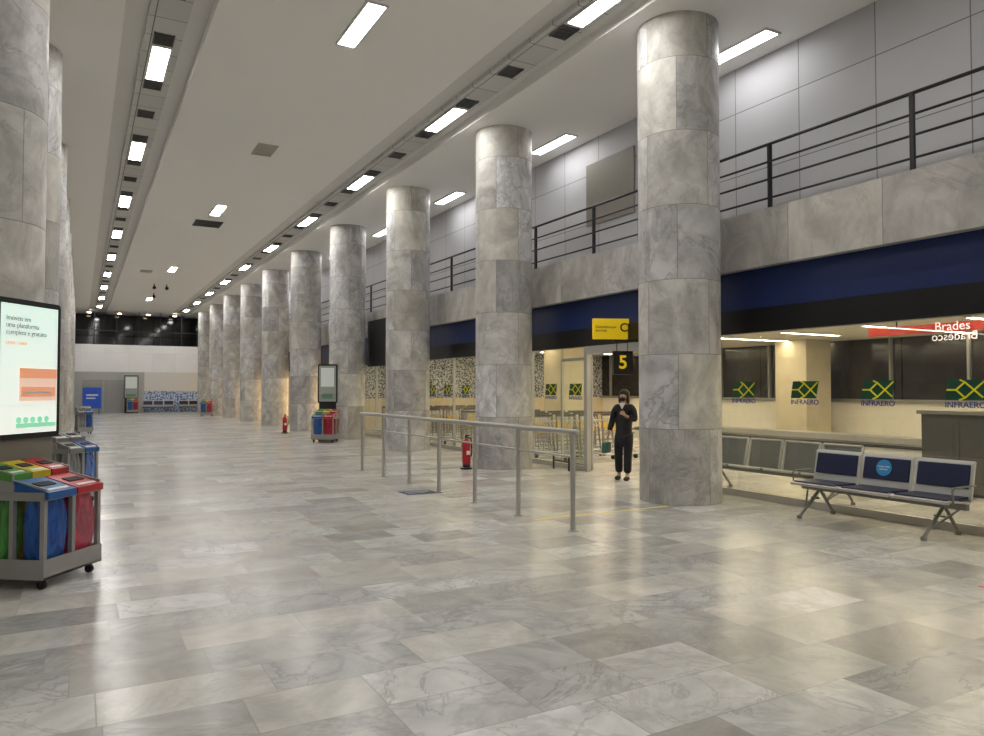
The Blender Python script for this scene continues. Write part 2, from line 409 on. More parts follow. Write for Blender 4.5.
# ------------------------------------------------------------------ glazing
wn = 1
def pane(y0, y1, z0=0.1, z1=2.5, x=XG):
    global wn
    o = struct(B().bb(x-0.006, x+0.006, y0+0.008, y1-0.008, z0, z1).done('window_%d' % wn, M_GLASS)); wn += 1
    return o
y = 9.9
while y > -3:
    pane(y-2.18, y); y -= 2.18
struct(B().bb(XG-0.03, XG+0.03, -3, 9.9, 0, 0.1).done('trim_%d' % k, M_STEEL)); k += 1
for i in range(7): pane(12.1+i*2.0, 14.1+i*2.0)
struct(B().bb(XG-0.03, XG+0.03, 12.1, 26.1, 0, 0.1).done('trim_%d' % k, M_STEEL)); k += 1
b = B()
for i in range(8): b.bb(XG-0.035, XG+0.035, 12.08+i*2.0, 12.12+i*2.0, 0.0, 2.5)
struct(b.done('trim_%d' % k, M_ALU)); k += 1
b = B().bb(XG-0.05, XG+0.05, 9.9, 9.96, 0, 2.5).bb(XG-0.05, XG+0.05, 12.0, 12.06, 0, 2.5).bb(XG-0.1, XG+0.12, 9.96, 12.0, 2.34, 2.5)
struct(b.done('trim_%d' % k, M_ALU)); k += 1
dl = B()
for (y0, y1) in ((12.1, 13.2),):
    dl.bb(XG+0.14, XG+0.18, y0, y0+0.05, 0.02, 2.3).bb(XG+0.14, XG+0.18, y1-0.05, y1, 0.02, 2.3)
    dl.bb(XG+0.14, XG+0.18, y0, y1, 2.24, 2.3).bb(XG+0.14, XG+0.18, y0, y1, 0.02, 0.12)
d1 = struct(dl.done('door_1', M_ALU))
g = B().bb(XG+0.155, XG+0.165, 12.16, 13.14, 0.12, 2.24).done('door_glass', M_GLASS, parent=d1)

# ------------------------------------------------------------------ columns
c0 = B().lathe([(0.6, 0.0), (0.6, H)], 64).done('column', MARB_COL, loc=(XR, Y0, 0), smooth=True)
tag(c0, 'thick round column clad in grey veined marble slabs', 'column', 'marble columns of the hall')
for i in range(-2, 10):
    if i != 0:
        o = c0.copy(); o.location = (XR, Y0+i*SP, 0); o.rotation_euler = (0, 0, random.choice((0, 1.57, 0.4, -0.5))*0.5); COL.objects.link(o)
for i in range(0, 10):
    o = c0.copy(); o.location = (XL, Y0+0.3+i*SP, 0); COL.objects.link(o)

# ------------------------------------------------------------------ ceiling lights
def make_light(L, W, mat, along='y'):
    hx, hy = (W/2, L/2) if along == 'y' else (L/2, W/2)
    b = B(); t = 0.035
    b.bb(-hx-t, -hx, -hy-t, hy+t, -0.03, 0).bb(hx, hx+t, -hy-t, hy+t, -0.03, 0)
    b.bb(-hx, hx, -hy-t, -hy, -0.03, 0).bb(-hx, hx, hy, hy+t, -0.03, 0)
    o = b.done('ceiling_light', M_WHITEFRAME)
    B().bb(-hx, hx, -hy, hy, -0.028, -0.003).done('diffuser', mat, parent=o)
    return o
lt = make_light(1.4, 0.26, M_LIGHT)
tag(lt, 'lit rectangular white fluorescent troffer set in the ceiling', 'ceiling light', 'hall ceiling lights')
lw = make_light(1.4, 0.26, M_LIGHTWALL)
tag(lw, 'lit rectangular white fluorescent troffer near the gallery wall', 'ceiling light', 'hall ceiling lights')
lw.location = (9.12, Y0-3*SP, H)
first = True
def putlight(x, y, z):
    global first
    if first: lt.location = (x, y, z); first = False
    else: dup(lt, (x, y, z))
for i in range(-3, 10):
    for x, z in ((1.08, H+0.08), (6.47, H+0.08)): putlight(x, Y0+i*SP, z)
    if -3 < i < 9: dup(lw, (9.12, Y0+i*SP, H))
for y in (-2.5, 10.5, 23.6, 36.3, 49.0): putlight(3.6, y, H)
def make_vent(mat, dx, dy, name='ceiling_vent'):
    b = B(); b.bb(-dx/2, dx/2, -dy/2, dy/2, -0.008, 0)
    b.bb(-dx/2-.02, -dx/2, -dy/2-.02, dy/2+.02, -0.03, 0).bb(dx/2, dx/2+.02, -dy/2-.02, dy/2+.02, -0.03, 0)
    n = 6
    for i in range(n+1):
        yy = -dy/2+dy*i/n; b.box((0, yy, -0.018), (dx, 0.02, 0.02), rot=None)
    return b.done(name, mat)
v = make_vent(M_VENT, 0.26, 0.36); vf = True
tag(v, 'small dark slatted air vent in the ceiling strip', 'air vent', 'ceiling strip vents')
for i in range(0, 9):
    for x in (1.08, 6.47):
        for dy in (-1.0, 1.0, 2.63):
            p = (x, Y0+i*SP+dy, H+0.08)
            if vf: v.location = p; vf = False
            else:
                n = v.copy(); n.location = p; COL.objects.link(n)
o = make_vent(M_VENTL, 0.4, 0.8); o.location = (3.6, 17.1, H); tag(o, 'pale beige square air grille in the plaster ceiling', 'air vent')
o = make_vent(M_VENT, 0.8, 0.9); o.location = (3.6, 25.7, H); tag(o, 'dark square air grille in the plaster ceiling', 'air vent')
o = make_vent(M_VENTL, 0.45, 0.6); o.location = (2.6, 37.5, H); tag(o, 'pale beige square air grille in the plaster ceiling', 'air vent')
for i, p in enumerate(((3.3, 42.0), (3.9, 42.0), (3.6, 46.0))):
    b = B().cyl((0, 0, -0.16), (0, 0, 0), 0.03, 8).box((0, -0.05, -0.2), (0.14, 0.34, 0.12), 0.02)
    o = b.done('security_camera', M_DARK, loc=(p[0], p[1], H)); tag(o, 'small dark security camera hanging from ceiling', 'camera', 'ceiling security cameras')

li = make_light(2.2, 0.14, M_LIGHTIN, 'x'); first2 = True
tag(li, 'lit slim warm fluorescent strip on the baggage hall ceiling', 'ceiling light', 'baggage hall ceiling lights')
for xx in (10.6, 13.6, 16.6, 18.8):
    for j in range(11):
        if xx > 18 and j % 2: continue
        p = (xx, 1.5+j*2.25, 3.1)
        if first2: li.location = p; first2 = False
        else: dup(li, p)
gl = B().cyl((0, 0, -0.05), (0, 0, 0), 0.13, 16).done('downlight', emis('downlight_glow', (1, 0.8, 0.55), 12))
gl.location = (0.5, YF+1.5, H); tag(gl, 'small round warm downlight over the far gallery', 'ceiling light', 'far gallery downlights')
for x in (2.4, 4.3, 6.1):
    o = gl.copy(); o.location = (x, YF+1.5, H); COL.objects.link(o)

# ------------------------------------------------------------------ gallery railing
r = root('gallery_railing', 'black metal railing with four bars on the marble balcony edge', 'railing', (8.85, 0, 4.2))
yy = 7.47-2.14*7
pm = B().bb(-0.025, 0.025, -0.025, 0.025, 0, 1.07).done('post', M_DARK, parent=r, loc=(0, yy, 0))
while yy < YF-2.2:
    yy += 2.14
    n = pm.copy(); n.location = (0, yy, 0); COL.objects.link(n)
for z in (1.07, 0.81, 0.55, 0.27):
    B().cyl((0, YB+0.2, z), (0, YF-0.3, z), 0.024 if z > 0.9 else 0.017, 10).done('rail', M_DARK, parent=r, smooth=True)

# ------------------------------------------------------------------ handrail barrier
r = root('handrail_barrier', 'brushed steel pipe handrail with seven posts on the marble floor', 'railing', (5.03, 7.1, 0))
for i in range(7):
    b = B().cyl((0, 0, 0.012), (0, 0, 1.14), 0.03, 16).cyl((0, 0, 0), (0, 0, 0.014), 0.06, 20)
    b.done('post', M_STEEL, parent=r, loc=(0, i*1.225, 0), smooth=True)
B().tube([(0, -0.08, 1.15), (0, 7.43, 1.15)], 0.034, 16).sph((0, -0.08, 1.15), (0.034,)*3, 12).done('top_rail', M_STEEL, parent=r, smooth=True)
B().tube([(0, 0, 0.86), (0, 7.35, 0.86)], 0.014, 12).done('middle_rail', M_STEEL, parent=r, smooth=True)

# ------------------------------------------------------------------ benches
def bench(n, padded, label, loc, rot, group=None):
    P = 0.68; L = n*P; gp = 0.014 if padded else 0.035
    MS = M_SEAT if padded else M_SEATB
    r = root('waiting_bench', label, 'bench', loc, rot, group)
    B().box((0, 0.04, 0.36), (L+0.06, 0.07, 0.07), 0.008).done('beam', M_GREYMETAL, parent=r)
    for i in range(n):
        x = -L/2+P*(i+0.5)
        prof = [(-0.25, 0.40), (-0.27, 0.43), (-0.2, 0.445), (0.0, 0.42), (0.2, 0.40), (0.2, 0.385), (0.0, 0.40), (-0.2, 0.42)]
        B().prism(prof, x-P/2+gp, x+P/2-gp, 'x').done('seat', MS, parent=r)
        bp = [(0.18, 0.40), (0.215, 0.41), (0.31, 0.83), (0.285, 0.845), (0.262, 0.815)]
        B().prism(bp, x-P/2+gp, x+P/2-gp, 'x').done('backrest', MS, parent=r)
        if padded:
            B().box((x, -0.02, 0.441), (P-0.08, 0.42, 0.032), 0.014, None).done('seat_cushion', M_NAVYPAD, parent=r, label='navy vinyl seat pad')
            B().box((x, 0.235, 0.67), (P-0.09, 0.034, 0.27), 0.014, Matrix.Rotation(math.radians(-13), 3, 'X')).done('back_cushion', M_NAVYPAD, parent=r, label='navy vinyl back pad')
        else:
            b = B().tube([(x-P/2+gp, 0.17, 0.41), (x-P/2+gp, 0.262, 0.84), (x+P/2-gp, 0.262, 0.84), (x+P/2-gp, 0.17, 0.41)], 0.017, 8)
            b.tube([(x-P/2+gp, -0.26, 0.43), (x+P/2-gp, -0.26, 0.43)], 0.02, 8)
            b.done('seat_frame', M_SEAT, parent=r, smooth=True, label='bright silver tube frame')
    for i in (0, n):
        x = -L/2+P*i
        b = B().tube([(x, 0.25, 0.58), (x, -0.16, 0.58), (x, -0.2, 0.55), (x, -0.18, 0.40)], 0.011, 10)
        b.done('armrest', M_GREYMETAL, parent=r, smooth=True)
    for s in (-1, 1):
        x = s*(L/2-P*0.33)
        b = B().tube([(x, 0.04, 0.35), (x-0.02, -0.1, 0.2), (x, -0.36, 0.03)], 0.02, 10)
        b.tube([(x, 0.04, 0.35), (x+0.02, 0.14, 0.2), (x, 0.3, 0.03)], 0.02, 10)
        b.tube([(x-0.06, -0.05, 0.24), (x+0.06, -0.05, 0.24)], 0.012, 8)
        b.tube([(x+s*0.18, 0.04, 0.34), (x+s*0.02, -0.22, 0.13)], 0.012, 8)
        b.cyl((x, -0.36, 0), (x, -0.36, 0.04), 0.032, 14).cyl((x, 0.3, 0), (x, 0.3, 0.04), 0.032, 14)
        b.done('leg', M_GREYMETAL, parent=r, smooth=True)
    return r
BY = 5.6
bb = bench(3, True, 'steel three-seat bench with navy vinyl pads beside the glass', (8.42, BY, 0), -math.pi/2, 'airport benches')
st = root('round_sticker', 'round light-blue distancing sticker on a bench back pad', 'sticker', (8.632, BY+0.02, 0.685), -math.pi/2)
B().cyl((0, -0.003, 0), (0, 0.0, 0), 0.10, 28).done('disc', M_LBLUE, parent=st).rotation_euler = (math.radians(-13), 0, 0)
text('ocupe este\nassento', 0.035, M_WHITE, parent=st, loc=(0, -0.006, 0)).rotation_euler = (math.radians(-13), 0, 0)
bench(4, False, 'bare silver metal bench behind the baggage hall glass', (9.36, 7.9, 0), -math.pi/2, 'airport benches')
dup(bb, (4.9, YF-0.6, 0), 0.0, 'navy three-seat bench against the blue tiled wall')
dup(bb, (7.25, YF-0.6, 0), 0.0, 'navy three-seat bench against the blue tiled wall')

# ------------------------------------------------------------------ recycling stations
def station(label, loc, rot, front=('blue', 'red'), back=('green', 'yellow', 'red'), L=0.70, D=0.60, group='recycling stations', panels=False):
    r = root('recycling_station', label, 'recycling bin', loc, rot, group)
    hx, hy = L/2, D/2
    b = B(); t = 0.038
    zt = lambda y: 0.80 if y < -0.01 else (0.9 if y > 0.01 else 0.86)
    for x in (-hx+t/2, 0, hx-t/2):
        for y in (-hy+t/2, 0, hy-t/2):
            if x == 0 and y == 0: continue
            b.bb(x-t/2, x+t/2, y-t/2, y+t/2, 0.1, zt(y))
    for y in (-hy+t/2, hy-t/2):
        b.bb(-hx, hx, y-t/2, y+t/2, zt(y)-0.07, zt(y))
    for x in (-hx+t/2, hx-t/2):
        b.bb(x-t/2, x+t/2, -hy, hy, 0.73, 0.80)
        b.prism([(-hy, 0.78), (-hy, 0.83), (0, 0.9), (0, 0.95), (hy, 1.02), (hy, 0.78)], x-0.008, x+0.008, 'x')
    b.done('frame', M_BINFRAME, parent=r)
    b = B().bb(-hx-0.01, hx+0.01, -hy-0.01, hy+0.01, 0.09, 0.11)
    for y in (-hy, hy): b.bb(-hx-0.01, hx+0.01, y-0.01, y+0.01, 0.09, 0.25)
    for x in (-hx, hx): b.bb(x-0.01, x+0.01, -hy, hy, 0.09, 0.25)
    b.done('base_tray', M_BINFRAME, parent=r)
    def row(cols, y0, y1, z0, z1):
        n = len(cols)
        for i, c in enumerate(cols):
            xa = -hx+L*i/n+0.01; xb = -hx+L*(i+1)/n-0.01; xm = (xa+xb)/2; w = xb-xa
            B().prism([(y0, z0), (y0, z0-0.06), (y1, z1-0.09), (y1, z1)], xa, xb, 'x').done('lid', LID[c], parent=r, label=c+' lid')
            ym, zm = (y0+y1)/2, (z0+z1)/2; ang = math.atan2(z1-z0, y1-y0)
            R = Matrix.Rotation(ang, 3, 'X'); dy = y1-y0
            B().box((xm, ym+0.05*dy, zm+0.006), (w*0.58, dy*0.26, 0.012), 0.004, R).done('opening', M_RUBBER, parent=r, label='dark slot opening')
            B().box((xm, ym-0.34*dy, zm-0.34*(z1-z0)+0.003), (w*0.7, 0.03, 0.006), 0.0, R).done('label_strip', M_WHITE, parent=r)
            bw = w*0.88
            bg = B().box((0, 0, 0), (bw, dy*0.76, 0.60))
            bmesh.ops.subdivide_edges(bg.bm, edges=bg.bm.edges[:], cuts=13, use_grid_fill=True)
            for vv in bg.bm.verts:
                q = vv.co.z/0.30
                s1 = 1.0-0.34*max(0, -q)**3-0.22*max(0, q)**2
                rr = (abs(vv.co.x/(bw/2))*abs(vv.co.y/(dy*0.35)))
                s1 *= 1-0.14*rr**3
                a = math.atan2(vv.co.y, vv.co.x)
                s1 += 0.05*math.sin(a*7+q*2.5+i)*(0.6+0.4*q)+0.03*math.sin(a*13-q*3)
                vv.co.x *= s1; vv.co.y *= s1
            bmesh.ops.translate(bg.bm, verts=bg.bm.verts, vec=(xm, ym, 0.46 if y0 < 0 else 0.5))
            bg.done('waste_bag', BAG[c], parent=r, smooth=True, label=c+' plastic bag')
    row(front, -hy-0.03, -0.01, 0.80, 0.89)
    row(back, 0.01, hy+0.02, 0.94, 1.02)
    for x in (-hx+0.06, hx-0.06):
        for y in (-hy+0.06, hy-0.06):
            b = B().cyl((x-0.016, y, 0.035), (x+0.016, y, 0.035), 0.035, 18).bb(x-0.025, x+0.025, y-0.012, y+0.012, 0.05, 0.095)
            b.done('caster', M_RUBBER, parent=r, smooth=True)
    return r
TH = math.radians(53.13)
s1 = station('wheeled grey metal recycling station, coloured lids and hanging bags', (-0.27, 7.55, 0), TH)
s2 = station('grey recycling cart with dark lids next to a marble column', (-0.10, 12.4, 0), math.radians(40), front=('grey', 'blue'), back=('grey', 'grey'), L=0.5, D=0.5)
dup(s1, (6.72, 22.75, 0), math.radians(-35), 'wheeled recycling station with bright lids by a column')
dup(s2, (0.15, 31.2, 0), 0.2, 'small distant recycling station beside a column')
dup(s1, (3.15, 55.9, 0), 0.0, 'distant recycling station under a poster stand')
dup(s1, (6.75, 47.6, 0), -0.3, 'distant recycling station beside a column')

# ------------------------------------------------------------------ media totems
def totem(label, loc, rot, w=0.78, z0=1.2, z1=2.46, full=True):
    r = root('advertising_totem', label, 'display screen', loc, rot)
    B().prism([(-w/2+0.04, z0), (w/2-0.04, z0), (w/2-0.01, z0+0.01), (w/2, z0+0.04), (w/2, z1-0.04), (w/2-0.01, z1-0.01), (w/2-0.04, z1), (-w/2+0.04, z1), (-w/2+0.01, z1-0.01), (-w/2, z1-0.04), (-w/2, z0+0.04), (-w/2+0.01, z0+0.01)], -0.045, 0.045, 'y').done('screen_housing', M_RUBBER, parent=r)
    s = B().bb(-w/2+0.045, w/2-0.045, -0.05, -0.044, z0+0.05, z1-0.05).done('screen', M_SCREEN if full else M_SCREENDIM, parent=r)
    B().bb(-w/2+0.04, w/2-0.04, -0.01, 0.06, 0.03, z0+0.02, 0.01).done('stand', M_BROWN if full else M_DARK, parent=r)
    B().bb(-w/2+0.05, w/2-0.05, -0.02, 0.3, 0, 0.03, 0.008).done('base_plate', M_DARK, parent=r)
    zc = (z0+z1)/2; x0 = -w/2+0.1
    if full:
        text('Imóveis em\numa plataforma\ncompleta e gratuita', 0.066, M_INKGREY, parent=s, loc=(x0+0.0, -0.052, z1-0.24), align='LEFT', sx=0.95)
        text('QUERO SABER', 0.038, M_ORANGE, parent=s, loc=(x0+0.0, -0.052, z1-0.40), align='LEFT')
        B().bb(x0+0.16, w/2-0.06, -0.056, -0.052, z0+0.34, z0+0.64, 0.0).done('card_print', M_CARD, parent=s)
        B().bb(x0+0.18, w/2-0.08, -0.059, -0.056, z0+0.38, z0+0.47, 0.0).done('card_print', M_ORANGE, parent=s)
        B().bb(x0+0.22, w/2-0.12, -0.062, -0.059, z0+0.41, z0+0.43, 0.0).done('card_print', M_WHITE, parent=s)
        B().bb(x0+0.16, w/2-0.06, -0.059, -0.056, z0+0.55, z0+0.64, 0.0).done('card_print', M_ORANGE, parent=s)
        b = B()
        for i in range(5): b.cyl((x0+0.16+i*0.085, -0.056, z0+0.17), (x0+0.16+i*0.085, -0.051, z0+0.17), 0.03, 16)
        b.bb(x0+0.13, w/2-0.06, -0.054, -0.051, z0+0.1, z0+0.14)
        b.done('picture_band', M_MINT, parent=s)
        B().bb(x0-0.04, w/2-0.05, -0.053, -0.051, z0+0.3, z0+0.302).done('rule_print', M_INKGREY, parent=s)
    else:
        B().bb(-w/2+0.1, w/2-0.1, -0.054, -0.051, zc-0.1, z1-0.12).done('picture', M_PICDIM, parent=s)
        B().bb(-w/2+0.14, w/2-0.14, -0.054, -0.051, z0+0.14, z0+0.3).done('picture', plain('dim_green_picture', (0.12, 0.25, 0.16), 0.5), parent=s)
    return r
totem('black framed lit advertising screen standing behind recycling bins', (-0.44, 8.0, 0), TH)
totem('dark framed advertising screen standing against a marble column', (6.98, 23.42, 0), math.radians(-25), w=0.62, z0=1.2, z1=2.45, full=False)
totem('distant advertising screen near the far doors', (3.1, 56.8, 0), 0.0, w=0.9, z0=1.0, z1=2.6, full=False)

# ------------------------------------------------------------------ extinguishers
def extinguisher(loc, label):
    r = root('fire_extinguisher', label, 'fire extinguisher', loc, 0, 'fire extinguishers')
    B().lathe([(0.075, 0.1), (0.085, 0.12), (0.085, 0.52), (0.07, 0.58), (0.03, 0.62), (0.025, 0.65)], 24).done('cylinder_body', M_RED, parent=r, smooth=True)
    B().box((0, 0, 0.67), (0.05, 0.05, 0.05), 0.008).box((0, -0.06, 0.70), (0.03, 0.15, 0.018), 0.004).box((0, -0.06, 0.665), (0.03, 0.13, 0.014), 0.004, Matrix.Rotation(0.2, 3, 'X')).done('valve_handle', M_DARK, parent=r)
    B().tube([(0.03, 0, 0.66), (0.11, 0, 0.62), (0.12, 0, 0.4), (0.11, 0, 0.25)], 0.012, 8).done('hose', M_RUBBER, parent=r, smooth=True)
    B().lathe([(0.13, 0.0), (0.13, 0.03), (0.08, 0.04), (0.08, 0.1)], 20).done('floor_stand', M_DARK, parent=r, smooth=True)
    B().bb(-0.04, 0.04, -0.088, -0.083, 0.3, 0.38).done('paper_label', M_WHITE, parent=r)
    return r
extinguisher((7.0, 13.66, 0), 'red fire extinguisher on a stand beside a column')
extinguisher((6.72, 28.0, 0), 'red fire extinguisher on a stand beside a column')

# ------------------------------------------------------------------ signs
sg = root('hanging_direction_sign', 'yellow illuminated arrivals direction sign on the navy fascia', 'sign', (8.58, 10.86, 2.76), math.radians(-22))
B().bb(-0.36, 0.36, -0.04, 0.04, -0.19, 0.19, 0.01).done('sign_box', M_YEL, parent=sg)
text('Desembarque\nArrivals', 0.07, M_INK, parent=sg, loc=(-0.32, -0.044, 0.0), align='LEFT')
text('C', 0.22, M_INK, parent=sg, loc=(0.22, -0.044, 0.02), bold=0.004)
B().bb(0.15, 0.34, -0.02, 0.02, -0.05, 0.05).done('bracket', M_DARK, parent=sg)
sg = root('gate_number_sign', 'black sign box with a yellow number 5', 'sign', (8.5, 10.45, 2.12), math.radians(-22))
B().bb(-0.18, 0.18, -0.05, 0.05, -0.21, 0.21, 0.01).done('sign_box', M_BLACK, parent=sg)
text('5', 0.33, M_YEL, parent=sg, loc=(-0.01, -0.054, 0.0), bold=0.006)
B().bb(-0.16, 0.36, 0.0, 0.05, 0.38, 0.42).cyl((-0.1, 0.02, 0.2), (-0.1, 0.02, 0.4), 0.008, 8).cyl((0.1, 0.02, 0.2), (0.1, 0.02, 0.4), 0.008, 8).done('bracket', M_DARK, parent=sg)
sg = root('flight_display', 'large black wall display panel below the balcony', 'display screen', (8.6, 23.0, 3.15), -math.pi/2)
B().bb(-1.1, 1.1, -0.05, 0.05, -0.75, 0.8, 0.02).done('housing', M_DARK, parent=sg)
B().bb(-1.03, 1.03, -0.056, -0.05, -0.68, 0.73).done('screen', M_BLACK, parent=sg)
sg = root('hanging_direction_sign', 'small blue hanging wayfinding sign under the balcony', 'sign', (8.6, 25.2, 3.5), -math.pi/2)
B().bb(-0.5, 0.5, -0.04, 0.04, -0.14, 0.14, 0.01).done('sign_box', M_BLUETOP, parent=sg)
B().bb(-0.4, 0.4, -0.045, -0.04, -0.04, 0.04).done('stripe', M_WHITE, parent=sg)
sg = root('information_board', 'blue information board standing near the far doors', 'sign', (0.72, 56.0, 0), 0)
B().bb(-0.55, 0.55, -0.03, 0.03, 0.35, 1.75, 0.01).done('board', M_BLUETOP, parent=sg)
B().bb(-0.35, 0.35, -0.036, -0.03, 1.2, 1.3).bb(-0.35, 0.2, -0.036, -0.03, 1.0, 1.08).done('lettering', M_WHITE, parent=sg)
B().bb(-0.45, -0.38, -0.25, 0.25, 0, 0.04).bb(0.38, 0.45, -0.25, 0.25, 0, 0.04).bb(-0.44, -0.39, -0.02, 0.02, 0.03, 0.4).bb(0.39, 0.44, -0.02, 0.02, 0.03, 0.4).done('foot', M_DARK, parent=sg)

def decal(loc, s=1.0):
    r = root('glass_decal', 'green and yellow airport operator logo decal on glass', 'sticker', loc, -math.pi/2, 'logo decals on the glass')
    B().prism([(-0.23, -0.10), (0.19, -0.10), (0.23, 0.14), (-0.19, 0.14)], -0.001, 0.001, 'y').done('logo_field', M_DECGREEN, parent=r)
    b = B()
    def poly(*pts, w=0.019):
        for p, q in zip(pts[:-1], pts[1:]):
            p, q = Vector(p), Vector(q); d = (q-p).normalized(); n = Vector((-d.y, d.x))*w/2; e = d*w*0.4
            b.prism([tuple(p+n-e), tuple(q+n+e), tuple(q-n+e), tuple(p-n-e)], -0.005, -0.002, 'y')
    poly((-0.20, 0.02), (-0.10, 0.02), (0.0, 0.11), (0.19, -0.06))
    poly((-0.10, 0.02), (0.0, -0.07), (0.10, 0.02), (0.21, 0.12))
    poly((0.0, -0.07), (-0.06, -0.095)); poly((0.0, 0.11), (-0.05, 0.135))
    b.done('logo_lines', M_DECYEL, parent=r)
    text('INFRAERO', 0.098, M_DECBLUE, parent=r, loc=(0.0, -0.003, -0.155), bold=0.0012)
    r.scale = (s, s, s)
    return r
d0 = decal((XG-0.008, 8.04, 1.62))
for yy in (6.95, 5.86, 4.79, 3.7): dup(d0, (XG-0.008, yy, 1.62))
for yy in (12.45, 13.35, 14.6, 16.6, 17.4, 18.5, 19.5): dup(d0, (XG-0.008, yy, 1.62))

sg = root('sign_reflection', 'glowing red panel standing for a bank sign reflected in glass', 'sign', (12.0, 6.75, 2.56), -math.pi/2)  # reflection of a bank sign in the glass, built as a glowing panel
B().bb(-1.3, 1.3, -0.02, 0.02, 0.0, 0.14, 0.005).done('reflection_panel', M_REDGLOW, parent=sg)
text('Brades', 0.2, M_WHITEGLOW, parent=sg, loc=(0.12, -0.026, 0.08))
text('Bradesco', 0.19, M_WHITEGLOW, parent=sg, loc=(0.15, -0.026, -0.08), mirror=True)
b = B()
for i in range(14):
    a0, a1 = math.pi*(0.1+i*0.1), math.pi*(0.1+(i+1)*0.1)
    b.prism([(0.78+0.1*math.cos(a0), 0.01+0.1*math.sin(a0)), (0.78+0.1*math.cos(a1), 0.01+0.1*math.sin(a1)), (0.78+0.075*math.cos(a1), 0.01+0.075*math.sin(a1)), (0.78+0.075*math.cos(a0), 0.01+0.075*math.sin(a0))], -0.03, -0.024, 'y')
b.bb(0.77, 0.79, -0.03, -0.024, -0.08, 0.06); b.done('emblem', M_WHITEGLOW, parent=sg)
B().cyl((-0.8, 0, 0.14), (-0.8, 0, 0.54), 0.012, 8).cyl((0.8, 0, 0.14), (0.8, 0, 0.54), 0.012, 8).done('bracket', M_DARK, parent=sg)

o = B().bb(-0.27, 0.27, -0.22, 0.22, 0, 0.003).done('floor_sticker', plain('mat_navy', (0.02, 0.025, 0.09), 0.5), loc=(4.75, 10.95, 0), rot=0.0)
tag(o, 'dark blue rectangular sticker on the marble floor', 'sticker')
B().bb(-0.2, 0.2, 0.03, 0.1, 0.003, 0.004).bb(-0.2, 0.08, -0.1, -0.05, 0.003, 0.004).done('lettering', M_INKGREY, parent=o)
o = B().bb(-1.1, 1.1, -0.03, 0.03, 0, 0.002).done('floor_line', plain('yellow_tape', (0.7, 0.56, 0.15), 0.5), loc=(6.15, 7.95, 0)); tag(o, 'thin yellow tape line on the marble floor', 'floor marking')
o = B().bb(-0.2, 0.2, -0.12, 0.12, 0, 0.003).done('floor_sticker', M_RED, loc=(6.78, 3.35, 0), rot=0.0)
tag(o, 'small red sticker on the marble floor', 'sticker')

# ------------------------------------------------------------------ baggage hall contents
r = root('baggage_carousel', 'long steel baggage carousel with dark belt', 'baggage carousel', (17.2, 13.5, 0))
def stadium(hw, hl, n=12):
    p = []
    for i in range(n+1): a = math.pi*i/n; p.append((hw*math.cos(a), hl+hw*math.sin(a)))
    for i in range(n+1): a = math.pi+math.pi*i/n; p.append((hw*math.cos(a), -hl+hw*math.sin(a)))
    return p
B().prism(stadium(1.0, 5.5), 0, 0.30, 'z').done('skirt', M_SEAT, parent=r)
B().prism(stadium(1.05, 5.5), 0.30, 0.33, 'z').done('bumper', M_DARK, parent=r)
B().prism(stadium(0.98, 5.5), 0.33, 0.36, 'z').done('belt', M_BELT, parent=r)
B().prism(stadium(0.35, 5.3), 0.36, 0.5, 'z').done('centre_island', M_ALU, parent=r)
for p in ((19.0, 14.9), (19.0, 5.5), (13.5, 19.3)):
    o = B().bb(-0.55, 0.55, -0.55, 0.55, 0, 3.1, 0.02).done('square_pillar', plain('pillar_stone', (0.62, 0.54, 0.38), 0.4, var=0.2, scale=2), loc=(p[0], p[1], 0))
    tag(o, 'square beige stone pillar in the baggage hall', 'column', 'baggage hall pillars')
r = root('service_counter', 'dark grey service counter inside the baggage hall', 'counter', (12.2, 6.2, 0), -math.pi/2)
B().bb(-0.9, 0.9, -0.3, 0.3, 0.05, 1.25, 0.01).done('body', M_COUNTER, parent=r)
B().bb(-0.95, 0.95, -0.35, 0.35, 1.25, 1.31, 0.01).done('worktop', M_GREYMETAL, parent=r)
B().bb(-0.85, 0.85, -0.28, 0.28, 0, 0.05).done('plinth', M_DARK, parent=r)
for i in (-1, 0, 1): B().bb(i*0.58-0.27, i*0.58+0.27, -0.315, -0.3, 0.12, 1.18, 0.004).done('door', M_COUNTER, parent=r)
r = root('monitor', 'black computer monitor standing on the service counter', 'monitor', (12.2, 5.6, 1.31), -math.pi/2)
B().bb(-0.28, 0.28, -0.02, 0.02, 0.1, 0.45, 0.01).done('screen', plain('monitor_blue', (0.02, 0.1, 0.4), 0.3, emit=0.6), parent=r)
B().bb(-0.02, 0.02, 0.0, 0.03, 0.01, 0.15).bb(-0.12, 0.12, -0.08, 0.08, 0, 0.012).done('stand', M_DARK, parent=r)

